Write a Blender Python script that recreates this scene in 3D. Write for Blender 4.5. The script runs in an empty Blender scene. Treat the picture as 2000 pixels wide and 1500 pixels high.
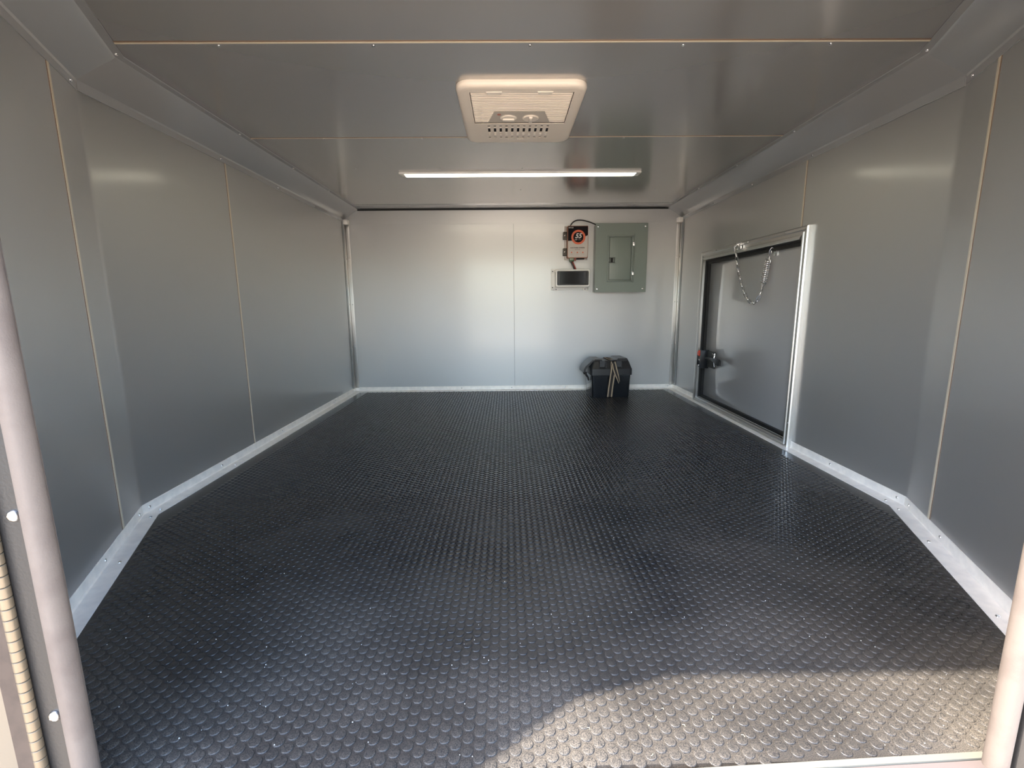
import bpy, bmesh, math, random
import numpy as np
from mathutils import Vector, Matrix

SC = bpy.context.scene
COL = SC.collection
random.seed(7)

# ------------------------------------------------------------------ camera
CAM_POS = Vector((-0.0476, 0.0, 0.5640))
F_PX, PITCH, YAW, ROLL = 904.03, -0.1725, 0.0098, -0.0089
def camera_axes():
    cp, sp, cy, sy = math.cos(PITCH), math.sin(PITCH), math.cos(YAW), math.sin(YAW)
    fwd = Vector((sy*cp, cy*cp, sp)); right = Vector((cy, -sy, 0)); up = right.cross(fwd)
    return (fwd, right*math.cos(ROLL) + up*math.sin(ROLL), up*math.cos(ROLL) - right*math.sin(ROLL))
FWD, RGT, UPV = camera_axes()
cd = bpy.data.cameras.new('camera'); cam = bpy.data.objects.new('camera', cd); COL.objects.link(cam)
cd.sensor_width = 36.0; cd.sensor_fit = 'HORIZONTAL'; cd.lens = F_PX*36/2000
cd.clip_start = 0.01; cd.clip_end = 200
m = Matrix((RGT, UPV, -FWD)).transposed().to_4x4(); m.translation = CAM_POS
cam.matrix_world = m
SC.camera = cam

# ------------------------------------------------------------------ world, sun, exposure
w = bpy.data.worlds.new('sky'); SC.world = w; w.use_nodes = True
nt = w.node_tree; nt.nodes.clear()
sky = nt.nodes.new('ShaderNodeTexSky'); sky.sky_type = 'NISHITA'; sky.sun_disc = False
sky.sun_elevation = math.radians(55); sky.sun_rotation = math.radians(256); sky.air_density = 1.0; sky.dust_density = 1.5
bg = nt.nodes.new('ShaderNodeBackground'); bg.inputs['Strength'].default_value = 0.40
wo = nt.nodes.new('ShaderNodeOutputWorld')
nt.links.new(sky.outputs[0], bg.inputs[0]); nt.links.new(bg.outputs[0], wo.inputs[0])

sd = bpy.data.lights.new('sun', 'SUN'); sd.energy = 4.3; sd.angle = math.radians(0.9); sd.color = (1.0, 0.93, 0.83)
so = bpy.data.objects.new('sun', sd); COL.objects.link(so)
so.rotation_euler = Vector((0.68, 0.165, -1.0)).to_track_quat('-Z', 'Y').to_euler()
so.location = (-6, -3, 9)

vs = SC.view_settings
vs.view_transform = 'Standard'; vs.look = 'None'; vs.gamma = 1.0; vs.use_curve_mapping = False
vs.exposure = 2.20
SC.cycles.max_bounces = 12; SC.cycles.diffuse_bounces = 8; SC.cycles.glossy_bounces = 6
SC.cycles.use_denoising = True

# ------------------------------------------------------------------ materials
MATS = {}
def mat(name, col, rough=0.5, metal=0.0, spec=0.5, emit=None, estr=0.0, bump=None, mottling=None, coat=0.0, aniso=0.0):
    mt = bpy.data.materials.new(name); mt.use_nodes = True; n = mt.node_tree; b = n.nodes['Principled BSDF']
    b.inputs['Base Color'].default_value = (*col, 1); b.inputs['Roughness'].default_value = rough
    b.inputs['Metallic'].default_value = metal; b.inputs['Specular IOR Level'].default_value = spec
    b.inputs['Coat Weight'].default_value = coat; b.inputs['Coat Roughness'].default_value = 0.15
    if emit:
        b.inputs['Emission Color'].default_value = (*emit, 1); b.inputs['Emission Strength'].default_value = estr
    tc = n.nodes.new('ShaderNodeTexCoord')
    if bump:
        sc_, st, dist = bump
        t = n.nodes.new('ShaderNodeTexNoise'); t.inputs['Scale'].default_value = sc_; t.inputs['Detail'].default_value = 3
        n.links.new(tc.outputs['Object'], t.inputs['Vector'])
        bp_ = n.nodes.new('ShaderNodeBump'); bp_.inputs['Strength'].default_value = st; bp_.inputs['Distance'].default_value = dist
        n.links.new(t.outputs['Fac'], bp_.inputs['Height']); n.links.new(bp_.outputs[0], b.inputs['Normal'])
    if mottling:
        sc_, c2, lo, hi = mottling
        t = n.nodes.new('ShaderNodeTexNoise'); t.inputs['Scale'].default_value = sc_; t.inputs['Detail'].default_value = 4
        n.links.new(tc.outputs['Object'], t.inputs['Vector'])
        r = n.nodes.new('ShaderNodeMapRange'); r.inputs['From Min'].default_value = lo; r.inputs['From Max'].default_value = hi
        n.links.new(t.outputs['Fac'], r.inputs['Value'])
        mx = n.nodes.new('ShaderNodeMix'); mx.data_type = 'RGBA'
        mx.inputs[6].default_value = (*col, 1); mx.inputs[7].default_value = (*c2, 1)
        n.links.new(r.outputs[0], mx.inputs[0]); n.links.new(mx.outputs[2], b.inputs['Base Color'])
    MATS[name] = mt
    return mt

WALL = mat('grey_gloss_panel', (.51, .508, .50), .50, .86, .5, bump=(2.2, .06, .004), coat=.6)
CEILM = mat('grey_ceiling_panel', (.40, .39, .38), .20, .60, .5, bump=(1.8, .05, .004), coat=.6)
COVE = mat('grey_painted_cove', (.36, .365, .37), .18, .35, .5)
BACKM = mat('panel_core', (.12, .12, .12), .7)
ALU = mat('mill_aluminium', (.92, .88, .82), .42, .25, .5, mottling=(35, (.82, .79, .745), .4, .65))
ALUB = mat('bright_aluminium', (.60, .59, .57), .30, .90, .5)
TAN = mat('cream_joint', (.62, .55, .43), .45)
BROWN = mat('brown_joint_edge', (.20, .13, .09), .5)
STEEL = mat('zinc_steel', (.72, .72, .72), .25, 1.0, .5)
SCREW = mat('screw_steel', (.80, .80, .80), .22, 1.0, .5)
BLACK = mat('black_rubber_and_gap_shade', (.008, .008, .008), .55)  # gasket rubber; the same black paints shade into the trim gaps
BLKPL = mat('black_plastic', (.012, .013, .015), .32, bump=(300, .15, .001))
BOXPL = mat('black_gloss_plastic', (.009, .011, .014), .16, 0, .55)
LIDPL = mat('grey_black_lid_plastic', (.020, .021, .023), .36, bump=(400, .2, .001))
DKMET = mat('dark_coated_flange', (.017, .016, .0155), .5, bump=(260, .4, .001))
WHT = mat('white_plastic', (.86, .84, .80), .4)
IVORY = mat('ivory_plastic', (.80, .72, .62), .42)
VENTIV = mat('ivory_louver', (.85, .78, .68), .4)
DARKV = mat('shade_and_rim_black', (.006, .005, .005), .8)  # near-black painting shade into slots, gaps and holes; also the window rim
GREEN = mat('grey_green_enamel', (.215, .25, .222), .38, 0, .5)
GREEND = mat('dark_grey_green', (.12, .14, .125), .4)
SEAL = mat('grey_vinyl_seal', (.142, .116, .098), .7, 0, .25, bump=(500, .25, .001), mottling=(24, (.118, .094, .080), .45, .7))
HINGE = mat('hinge_steel', (.060, .044, .037), .5, .2, .4, mottling=(60, (.042, .031, .027), .45, .7))
CREAM = mat('cream_door_skin', (.19, .15, .105), .5)
RED = mat('red_plastic', (.62, .05, .02), .35)
REDW = mat('red_wire', (.30, .04, .02), .4)
BLKW = mat('black_wire', (.010, .008, .008), .4)
ORANGE = mat('orange_print', (.72, .13, .05), .45)
CASE = mat('terracotta_case', (.40, .17, .10), .45)
LABELD = mat('dark_print', (.010, .007, .009), .65, 0, .15)
LABELW = mat('pale_print', (.58, .52, .47), .4)
TXTW = mat('white_print', (.75, .70, .66), .45)
TXTG = mat('muted_print', (.22, .15, .15), .45)
TXTD = mat('brown_black_print', (.05, .035, .025), .5)
PCB = mat('green_connector', (.05, .11, .04), .4)
SMOKE = mat('smoked_window', (.016, .014, .014), .12, 0, .55)
BEZEL = mat('black_bezel', (.022, .020, .020), .35)
DIFF = mat('led_diffuser', (.9, .9, .85), .4, emit=(1.0, .93, .72), estr=3.4)
TANW = mat('tan_webbing', (.42, .32, .21), .7)
BRNW = mat('dark_brown_webbing', (.022, .016, .012), .75)
GROUND = mat('concrete_ground', (.63, .50, .36), .9, mottling=(3, (.53, .42, .30), .4, .6))
STRAW = mat('dry_straw', (.55, .45, .25), .8)
STONE = mat('pale_grit', (.55, .53, .50), .7)

def rubber():
    mt = bpy.data.materials.new('black_coin_rubber'); mt.use_nodes = True; n = mt.node_tree; b = n.nodes['Principled BSDF']
    tc = n.nodes.new('ShaderNodeNewGeometry')
    t = n.nodes.new('ShaderNodeTexNoise'); t.inputs['Scale'].default_value = 900; t.inputs['Detail'].default_value = 2
    n.links.new(tc.outputs['Position'], t.inputs['Vector'])
    bp_ = n.nodes.new('ShaderNodeBump'); bp_.inputs['Strength'].default_value = .16; bp_.inputs['Distance'].default_value = .0008
    n.links.new(t.outputs['Fac'], bp_.inputs['Height']); n.links.new(bp_.outputs[0], b.inputs['Normal'])
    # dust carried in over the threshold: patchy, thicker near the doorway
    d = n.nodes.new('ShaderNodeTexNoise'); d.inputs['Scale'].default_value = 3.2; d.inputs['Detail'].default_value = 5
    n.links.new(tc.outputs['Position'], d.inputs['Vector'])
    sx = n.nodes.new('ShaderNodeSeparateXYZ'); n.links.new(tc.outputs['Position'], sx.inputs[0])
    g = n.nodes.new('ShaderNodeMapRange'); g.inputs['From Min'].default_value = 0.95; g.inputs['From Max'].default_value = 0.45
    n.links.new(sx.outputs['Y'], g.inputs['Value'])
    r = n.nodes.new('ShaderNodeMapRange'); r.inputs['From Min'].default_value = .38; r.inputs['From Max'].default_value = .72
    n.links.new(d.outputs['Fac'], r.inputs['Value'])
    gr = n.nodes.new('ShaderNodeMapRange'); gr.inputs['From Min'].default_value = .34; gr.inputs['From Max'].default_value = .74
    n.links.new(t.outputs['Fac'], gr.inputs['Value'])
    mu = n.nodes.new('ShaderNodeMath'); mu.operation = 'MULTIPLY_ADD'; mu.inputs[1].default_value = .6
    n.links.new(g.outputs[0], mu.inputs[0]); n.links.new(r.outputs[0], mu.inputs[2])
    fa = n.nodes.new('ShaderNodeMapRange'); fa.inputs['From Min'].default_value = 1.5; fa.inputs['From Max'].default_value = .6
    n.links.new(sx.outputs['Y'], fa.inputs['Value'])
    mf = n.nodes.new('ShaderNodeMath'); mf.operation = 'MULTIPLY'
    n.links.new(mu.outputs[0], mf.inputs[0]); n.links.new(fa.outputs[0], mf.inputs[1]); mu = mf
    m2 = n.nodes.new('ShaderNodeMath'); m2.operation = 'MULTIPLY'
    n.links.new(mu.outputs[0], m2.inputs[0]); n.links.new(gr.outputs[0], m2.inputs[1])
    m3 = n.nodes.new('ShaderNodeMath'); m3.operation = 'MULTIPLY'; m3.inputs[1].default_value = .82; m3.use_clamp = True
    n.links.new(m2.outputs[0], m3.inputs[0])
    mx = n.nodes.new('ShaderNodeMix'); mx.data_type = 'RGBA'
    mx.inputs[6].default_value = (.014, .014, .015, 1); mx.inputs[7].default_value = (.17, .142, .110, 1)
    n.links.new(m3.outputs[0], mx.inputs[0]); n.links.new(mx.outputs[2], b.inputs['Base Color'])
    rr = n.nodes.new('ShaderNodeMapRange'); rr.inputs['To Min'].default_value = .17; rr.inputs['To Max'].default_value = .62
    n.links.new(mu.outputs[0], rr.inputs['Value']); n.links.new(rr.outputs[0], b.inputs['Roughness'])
    b.inputs['Specular IOR Level'].default_value = .5
    return mt
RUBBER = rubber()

# ------------------------------------------------------------------ helpers
def tag(o, label=None, cat=None, kind=None, group=None):
    if label: o['label'] = label
    if cat: o['category'] = cat
    if kind: o['kind'] = kind
    if group: o['group'] = group
    return o

def empty(name, loc, label, cat, kind=None):
    o = bpy.data.objects.new(name, None); COL.objects.link(o); o.location = loc
    o.empty_display_size = .05
    return tag(o, label, cat, kind)

def attach(o, parent):
    if parent is not None:
        o.parent = parent
        if parent.type == 'EMPTY' or parent.parent is None:
            o.matrix_parent_inverse = Matrix.Translation(-Vector(parent.location))
    return o

def finish(name, me, material, parent, smooth=35):
    mats = material if isinstance(material, (list, tuple)) else [material]
    for q in mats: me.materials.append(q)
    if smooth:
        me.shade_smooth(); me.set_sharp_from_angle(angle=math.radians(smooth))
    o = bpy.data.objects.new(name, me); COL.objects.link(o)
    return attach(o, parent)

class B:
    """collects shapes in one bmesh"""
    def __init__(s): s.bm = bmesh.new()
    def box(s, x0, x1, y0, y1, z0, z1, bev=0.0, seg=2, M=None, mi=0):
        r = bmesh.ops.create_cube(s.bm, size=1.0)
        T = Matrix.Translation(((x0+x1)/2, (y0+y1)/2, (z0+z1)/2)) @ Matrix.Diagonal((abs(x1-x0), abs(y1-y0), abs(z1-z0), 1))
        bmesh.ops.transform(s.bm, matrix=T, verts=r['verts'])
        fs = set(f for v in r['verts'] for f in v.link_faces)
        for f in fs: f.material_index = mi
        vs_ = set(r['verts'])
        if bev > 0:
            es = list(set(e for v in r['verts'] for e in v.link_edges))
            q = bmesh.ops.bevel(s.bm, geom=es, offset=bev, segments=seg, affect='EDGES', profile=.5)
            vs_ = set(v for f in q['faces'] for v in f.verts)
            for f in q['faces']: f.material_index = mi
        if M is not None: bmesh.ops.transform(s.bm, matrix=M, verts=list(vs_))
        return s
    def loft(s, rings, cap0=True, cap1=True, closed=True, mi=0):
        R = [[s.bm.verts.new(p) for p in ring] for ring in rings]
        n = len(R[0])
        for a, b in zip(R, R[1:]):
            for i in range(n if closed else n-1):
                j = (i+1) % n
                try: s.bm.faces.new((a[i], a[j], b[j], b[i])).material_index = mi
                except ValueError: pass
        if cap0 and closed: s.bm.faces.new(R[0][::-1]).material_index = mi
        if cap1 and closed: s.bm.faces.new(R[-1]).material_index = mi
        return s
    def prism(s, poly, axis, a, b, mi=0):
        """poly: 2D points; axis 'x','y','z' the extrusion axis"""
        def P(p, t):
            return {'x': (t, p[0], p[1]), 'y': (p[0], t, p[1]), 'z': (p[0], p[1], t)}[axis]
        return s.loft([[P(p, a) for p in poly], [P(p, b) for p in poly]], mi=mi)
    def tube(s, pts, r, n=8, closed=False, mi=0):
        pts = [Vector(p) for p in pts]; m_ = len(pts); rings = []; up = None
        for i, p in enumerate(pts):
            if closed: t = pts[(i+1) % m_] - pts[i-1]
            else: t = pts[min(i+1, m_-1)] - pts[max(i-1, 0)]
            t.normalize()
            if up is None:
                up = Vector((0, 0, 1)) if abs(t.z) < .9 else Vector((1, 0, 0))
            u = (up - t*up.dot(t)).normalized(); v = t.cross(u); up = u
            rr = r[i] if isinstance(r, (list, tuple)) else r
            rings.append([p + (u*math.cos(2*math.pi*k/n) + v*math.sin(2*math.pi*k/n))*rr for k in range(n)])
        if closed:
            rings.append(rings[0]); R = [[s.bm.verts.new(q) for q in ring] for ring in rings[:-1]]; R.append(R[0])
            for a, b in zip(R, R[1:]):
                for k in range(n):
                    j = (k+1) % n; s.bm.faces.new((a[k], a[j], b[j], b[k])).material_index = mi
            return s
        return s.loft(rings, mi=mi)
    def lathe(s, prof, c, axis='z', n=20, mi=0):
        """prof: (radius, height) pairs"""
        c = Vector(c); rings = []
        for r, h in prof:
            ring = []
            for k in range(n):
                a = 2*math.pi*k/n; q = (r*math.cos(a), r*math.sin(a))
                ring.append(c + Vector({'z': (q[0], q[1], h), 'y': (q[0], h, q[1]), 'x': (h, q[0], q[1])}[axis]))
            rings.append(ring)
        return s.loft(rings, mi=mi)
    def build(s, name, material, parent=None, smooth=35):
        bmesh.ops.recalc_face_normals(s.bm, faces=s.bm.faces)
        me = bpy.data.meshes.new(name); s.bm.to_mesh(me); s.bm.free()
        return finish(name, me, material, parent, smooth)

def rrect(x0, x1, z0, z1, r, n=6):
    pts = []
    for cx, cz, a0 in ((x1-r, z1-r, 0), (x0+r, z1-r, 90), (x0+r, z0+r, 180), (x1-r, z0+r, 270)):
        for k in range(n+1):
            a = math.radians(a0 + 90*k/n); pts.append((cx + r*math.cos(a), cz + r*math.sin(a)))
    return pts

# plan loop of the room (clockwise seen from above), inward normal on the right-hand side
HW, D, H = 1.05, 3.0132, 1.1463
YL, YR, AL, AR, YF = 1.1964, 1.193, 0.420, 0.4046, 0.50
FL = Vector((-HW + math.tan(AL)*(YL-YF), YF)); BL_ = Vector((-HW, YL)); CL = Vector((-HW, D))
CR = Vector((HW, D)); BR_ = Vector((HW, YR)); FR = Vector((HW - math.tan(AR)*(YR-YF), YF))
LOOP = [FL, BL_, CL, CR, BR_, FR]
def inward(a, b):
    d = (b-a).normalized(); return Vector((d.y, -d.x))
def mitre(i):
    """mitred inward vector at loop corner i (unit offset from both walls)"""
    if i == 0: return Vector((1/math.cos(0), 0)) if False else inward(LOOP[0], LOOP[1])
    if i == len(LOOP)-1: return inward(LOOP[-2], LOOP[-1])
    n0 = inward(LOOP[i-1], LOOP[i]); n1 = inward(LOOP[i], LOOP[i+1])
    mm = (n0+n1); return mm / (1 + n0.dot(n1))
def sweep(profile, i, square=False):
    """profile: (n, z) outline carried from loop corner i to i+1 with mitred ends (square: cut flat on the end wall)"""
    b = B(); rings = []
    for k in (i, i+1):
        mv = mitre(k)
        if square and k in (2, 3): mv = inward(LOOP[i], LOOP[i+1])
        rings.append([(LOOP[k].x + mv.x*n_, LOOP[k].y + mv.y*n_, z) for n_, z in profile])
    return b.loft(rings)
def on_wall(i, t, n_, z):
    a, b = LOOP[i], LOOP[i+1]; nv = inward(a, b); p = a + (b-a).normalized()*t + nv*n_
    return Vector((p.x, p.y, z)), Vector((nv.x, nv.y, 0)), (b-a).normalized()

# one screw mesh shared by all the screws: pan head with a cross recess, axis +Z
def screw_mesh(r=.0045, h=.0026):
    b = B(); n = 12
    prof = [(r, 0), (r*.98, h*.35), (r*.80, h*.75), (r*.5, h*.97)]
    b.lathe(prof, (0, 0, 0), 'z', n)
    b.box(-r*.48, r*.48, -r*.10, r*.10, h*.90, h*1.03); b.box(-r*.10, r*.10, -r*.48, r*.48, h*.90, h*1.03)
    bmesh.ops.recalc_face_normals(b.bm, faces=b.bm.faces)
    me = bpy.data.meshes.new('screw'); b.bm.to_mesh(me); b.bm.free()
    me.materials.append(SCREW); me.shade_smooth(); me.set_sharp_from_angle(angle=math.radians(50))
    return me
SCREW_ME = screw_mesh()
def screw(p, nrm, parent, s=1.0, spin=None):
    o = bpy.data.objects.new('screw', SCREW_ME); COL.objects.link(o)
    q = Vector(nrm).to_track_quat('Z', 'Y') @ Matrix.Rotation(random.uniform(0, 1.5) if spin is None else spin, 3, 'Z').to_quaternion()
    o.matrix_basis = Matrix.LocRotScale(Vector(p), q, (s, s, s))
    return attach(o, parent)

def offset_loop(d):
    return [(LOOP[k].x + mitre(k).x*d, LOOP[k].y + mitre(k).y*d) for k in range(6)]

# ------------------------------------------------------------------ setting: ground, floor, ceiling, walls
g = B().box(-14, 14, -16, 16, -.62, -.52).build('ground', GROUND); tag(g, 'sunlit tan concrete ground outside the trailer door', 'ground', 'structure')

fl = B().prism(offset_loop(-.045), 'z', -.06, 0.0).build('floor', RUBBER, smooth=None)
tag(fl, 'black rubber floor mat with raised coin studs', 'floor', 'structure')

# coin studs
PITCH_C, R_C, H_C = 0.0179, 0.00785, 0.0017
def coin_template(n, two=True):
    rr = [(R_C, 0.0), (R_C*.985, H_C*.55), (R_C*.93, H_C*.92), (R_C*.86, H_C)] if two else [(R_C, 0.0), (R_C*.98, H_C*.6), (R_C*.88, H_C)]
    vs_ = [(r*math.cos(2*math.pi*k/n), r*math.sin(2*math.pi*k/n), h) for r, h in rr for k in range(n)]
    fs = []
    for j in range(len(rr)-1):
        for k in range(n):
            k2 = (k+1) % n; fs.append((j*n+k, j*n+k2, (j+1)*n+k2, (j+1)*n+k))
    top = list(range((len(rr)-1)*n, len(rr)*n))
    return np.array(vs_), np.array(fs), top
def inside_floor(x, y, marg=.0465):
    if y > D - marg or y < .474 + .04*x: return False
    for i in (0, 1, 3, 4):
        a, b = LOOP[i], LOOP[i+1]; nv = inward(a, b)
        if (Vector((x, y)) - a).dot(nv) < marg: return False
    return True
cx_ = PITCH_C*math.cos(math.radians(30))
coins = []
for i in range(-62, 63):
    for j in range(0, 152):
        x = i*cx_ + .004; y = .440 + (j + .5*(i % 2))*PITCH_C
        if inside_floor(x, y): coins.append((x, y))
def seen(c):
    d = Vector((c[0], c[1], 0)) - CAM_POS; z = d.dot(FWD)
    u = 1000 + F_PX*d.dot(RGT)/z; v = 750 - F_PX*d.dot(UPV)/z
    return -5 < u < 2005 and -5 < v < 1503
near = sorted([c for c in coins if seen(c) and -.535 < c[0] < .54], key=lambda c: (Vector((c[0], c[1], 0)) - CAM_POS).length)[:300]
nearset = set(near)
def coin_mesh(name, pts, n, two):
    V, Fq, top = coin_template(n, two); nv = len(V); P = np.array([(x, y, 0.0) for x, y in pts])
    AV = (V[None] + P[:, None]).reshape(-1, 3)
    off = (np.arange(len(pts))*nv)
    q = (Fq[None] + off[:, None, None]).reshape(-1); t = (np.array(top)[None] + off[:, None]).reshape(-1)
    me = bpy.data.meshes.new(name); me.vertices.add(len(AV)); me.vertices.foreach_set('co', AV.ravel())
    nq, ntp = len(pts)*len(Fq), len(pts)
    me.loops.add(len(q)+len(t)); me.loops.foreach_set('vertex_index', np.concatenate([q, t]).astype(np.int32))
    me.polygons.add(nq+ntp)
    me.polygons.foreach_set('loop_start', np.concatenate([np.arange(nq)*4, nq*4 + np.arange(ntp)*n]).astype(np.int32))
    me.update(calc_edges=True); me.validate()
    return me
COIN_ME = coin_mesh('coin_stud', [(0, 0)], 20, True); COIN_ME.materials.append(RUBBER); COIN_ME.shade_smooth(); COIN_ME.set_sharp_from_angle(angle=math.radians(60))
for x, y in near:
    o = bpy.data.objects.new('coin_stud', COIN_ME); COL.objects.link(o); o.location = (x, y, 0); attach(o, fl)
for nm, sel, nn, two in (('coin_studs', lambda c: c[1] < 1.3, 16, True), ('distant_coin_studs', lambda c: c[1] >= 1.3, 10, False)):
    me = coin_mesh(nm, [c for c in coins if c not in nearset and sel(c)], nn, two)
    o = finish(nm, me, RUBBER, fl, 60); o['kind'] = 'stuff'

# walls: continuous panels that follow the plan, joined by cream strips
def wall_path(side):
    """plan path from the back corner towards the door, rounded at the bend, with arc length"""
    if side < 0: a, b, c, ang = CL, BL_, FL, AL
    else: a, b, c, ang = CR, BR_, FR, AR
    r = .05; t = r*math.tan(ang/2); d0 = (b-a).normalized(); d1 = (c-b).normalized()
    pts = [a, b - d0*t]
    nin = Vector((1, 0)) if side < 0 else Vector((-1, 0))
    ctr = b - d0*t + nin*r
    v0 = (b - d0*t) - ctr
    for k in range(1, 7):
        an = ang*k/6*(1 if side < 0 else -1)
        q = Vector((v0.x*math.cos(an) - v0.y*math.sin(an), v0.x*math.sin(an) + v0.y*math.cos(an)))
        pts.append(ctr + q)
    pts.append(c)
    return pts
def cut_path(pts, s0, s1):
    out = []; s = 0
    for a, b in zip(pts, pts[1:]):
        L = (b-a).length
        if s+L > s0 and s < s1:
            if not out: out.append(a + (b-a)*max(0, (s0-s)/L))
            out.append(a + (b-a)*min(1, (s1-s)/L))
        s += L
    return out
def sheet(pts, side, t0, t1, z0, z1):
    """sheet along plan path; offsets t0..t1 measured inward"""
    def off(k, d):
        ds = []
        if k > 0: ds.append((pts[k]-pts[k-1]).normalized())
        if k < len(pts)-1: ds.append((pts[k+1]-pts[k]).normalized())
        ns = [Vector((-q.y, q.x)) if side < 0 else Vector((q.y, -q.x)) for q in ds]
        mv = ns[0] if len(ns) == 1 else (ns[0]+ns[1])/(1+ns[0].dot(ns[1]))
        return pts[k] + mv*d
    rings = []
    for k in range(len(pts)):
        a, b = off(k, t0), off(k, t1)
        rings.append([(a.x, a.y, z0), (b.x, b.y, z0), (b.x, b.y, z1), (a.x, a.y, z1)])
    return B().loft(rings)
seam_side = {-1: 1.776, 1: 1.781}
for side, nm in ((-1, 'left'), (1, 'right')):
    P = wall_path(side); tot = sum((b-a).length for a, b in zip(P, P[1:]))
    if side < 0: wl = sheet(P, side, -.05, -.006, -.05, H+.03).build('wall_'+nm, BACKM)
    else:
        bw = sheet(cut_path(P, 0, D-2.65), side, -.05, -.006, -.05, H+.03)
        for a_, b_, z0_, z1_ in ((D-2.65, D-1.72, .80, H+.03), (D-2.65, D-1.72, -.05, .004), (D-1.72, tot, -.05, H+.03)):
            q = sheet(cut_path(P, a_, b_), side, -.05, -.006, z0_, z1_); me_ = bpy.data.meshes.new('t'); q.bm.to_mesh(me_); q.bm.free(); bw.bm.from_mesh(me_); bpy.data.meshes.remove(me_)
        wl = bw.build('wall_'+nm, BACKM)
    tag(wl, ('long grey panelled wall opposite the hatch door' if side < 0 else 'long grey panelled wall with the framed hatch door'), 'wall', 'structure')
    s1 = D - seam_side[side]; yb = YL if side < 0 else YR
    s2 = (D - yb) + .142
    edges = [(.052, s1-.0045), (s1+.0045, s2-.007), (s2+.007, tot)]
    if side < 0:
        for a, b in edges: sheet(cut_path(P, a, b), side, -.004, 0, .002, H-.004).build('panel', WALL, wl)
    else:
        # the hatch opening is cut out of the two panels it crosses
        ya, yb_ = D - 2.63, D - 1.73
        zt = .81
        for a, b, z0, z1 in ((.052, ya, .002, H-.004), (ya, s1-.0045, zt, H-.004), (s1+.0045, yb_, zt, H-.004), (yb_, s2-.007, .002, H-.004), (s2+.007, tot, .002, H-.004)):
            sheet(cut_path(P, a, b), side, -.004, 0, z0, z1).build('panel', WALL, wl)
    for s_, hw_, top in ((s1, .0045, H-.07), (s2, .006, H-.07)):
        z0 = .02 if (side < 0 or s_ > s1+.1) else .835
        sheet(cut_path(P, s_-hw_, s_+hw_*.5), side, -.004, .0012, z0, top).build('joint_strip', TAN, wl)
        sheet(cut_path(P, s_+hw_*.5, s_+hw_), side, -.004, .0006, z0, top).build('joint_edge', BROWN, wl)
wb = B().box(-1.10, 1.10, D+.006, D+.055, -.05, H+.03).build('wall_back', BACKM); tag(wb, 'pale grey end wall carrying the electrical boxes', 'wall', 'structure')
B().box(-HW+.024, -.0008, D, D+.005, .002, H-.004).build('panel', WALL, wb)
B().box(.0008, HW-.024, D, D+.005, .002, H-.004).build('panel', WALL, wb)

# wall with the doorway (behind the picture plane)
wf = (B().box(-.84, -.600, .462, .500, -.05, H+.03).box(.595, .84, .462, .500, -.05, H+.03)
      .box(-.600, .595, .462, .500, 1.06, H+.03).build('wall_front', BACKM))
tag(wf, 'entry end wall around the doorway', 'wall', 'structure')
B().box(-.78, -.600, .500, .504, 0, H).build('panel', WALL, wf); B().box(.595, .78, .500, .504, 0, H).build('panel', WALL, wf)
B().box(-.600, .595, .500, .504, 1.06, H).build('panel', WALL, wf)

ce = B().prism(offset_loop(-.05), 'z', H+.006, H+.06).build('ceiling', BACKM); tag(ce, 'grey panelled trailer ceiling', 'ceiling', 'structure')
for a, b in ((YF-.05, 1.155), (1.165, 1.7665), (1.7735, D+.004)):
    ps = []
    for x0, sgn in ((-1, 1), (1, -1)): pass
    def xl(y): return -HW if y >= YL else -HW + math.tan(AL)*(YL-y)
    def xr(y): return HW if y >= YR else HW - math.tan(AR)*(YR-y)
    ys = [a] + ([YL] if a < YL < b else []) + [b]
    poly = [(xl(y), y) for y in ys] + [(xr(y), y) for y in reversed(ys)]
    B().prism(poly, 'z', H, H+.005).build('panel', CEILM, ce)
for y, hw_, xx in ((1.160, .005, .955), (1.770, .0035, .958)):
    B().box(-xx, xx, y-hw_*.1, y+hw_, H-.0014, H+.004).build('joint_strip', TAN, ce)
    B().box(-xx, xx, y-hw_, y-hw_*.1, H-.0007, H+.004).build('joint_edge', BROWN, ce)
for x, y in [(-.695, 1.175), (-.345, 1.177), (.012, 1.178), (.365, 1.179), (.705, 1.176),
             (-.693, 1.782), (-.344, 1.782), (.379, 1.784), (.722, 1.781),
             (-.695, 2.15), (-.333, 2.155), (.027, 2.161), (.386, 2.168), (.728, 2.168),
             (-.692, 2.525), (-.33, 2.545), (.032, 2.552), (.384, 2.56), (.736, 2.558)]:
    screw((x, y, H), (0, 0, -1), ce, .85)

# ------------------------------------------------------------------ coves, corner posts, baseboards
def cove_profile():
    top = H - .0015
    out = [(.0015, H-.081), (.0015, H-.0625), (.0040, H-.058), (.0835, H-.0075), (.0875, H-.0032), (.1045, H-.0032)]
    back = [(.1045, H), (.0865, H), (.082, H-.003), (.002, H-.055), (0, H-.06), (0, H-.081)]
    return out + back
cove_names = {0: ('trim_1', 'angled grey cove strip over the door-side panel left of the doorway'), 1: ('trim_2', 'long grey cove strip along the ceiling of the plain wall'),
              3: ('trim_3', 'long grey cove strip above the hatch door'), 4: ('trim_4', 'angled grey cove strip over the door-side panel right of the doorway')}
COVES = {}
for i, (nm, lb) in cove_names.items():
    o = sweep(cove_profile(), i, True).build(nm, COVE, smooth=28); tag(o, lb, 'trim', 'structure'); COVES[i] = o
def cove_screw(i, t, where):
    if where == 'c': p, nv, dv = on_wall(i, t, .094, H-.0032); nn = (0, 0, -1)
    else: p, nv, dv = on_wall(i, t, .0016, H-.0715); nn = nv
    screw(p, nn, COVES[i], .95)
LL = (CL-BL_).length
for y in (1.72, 2.125, 2.53): cove_screw(1, y-YL, 'c'); cove_screw(3, D-y, 'c')
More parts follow.
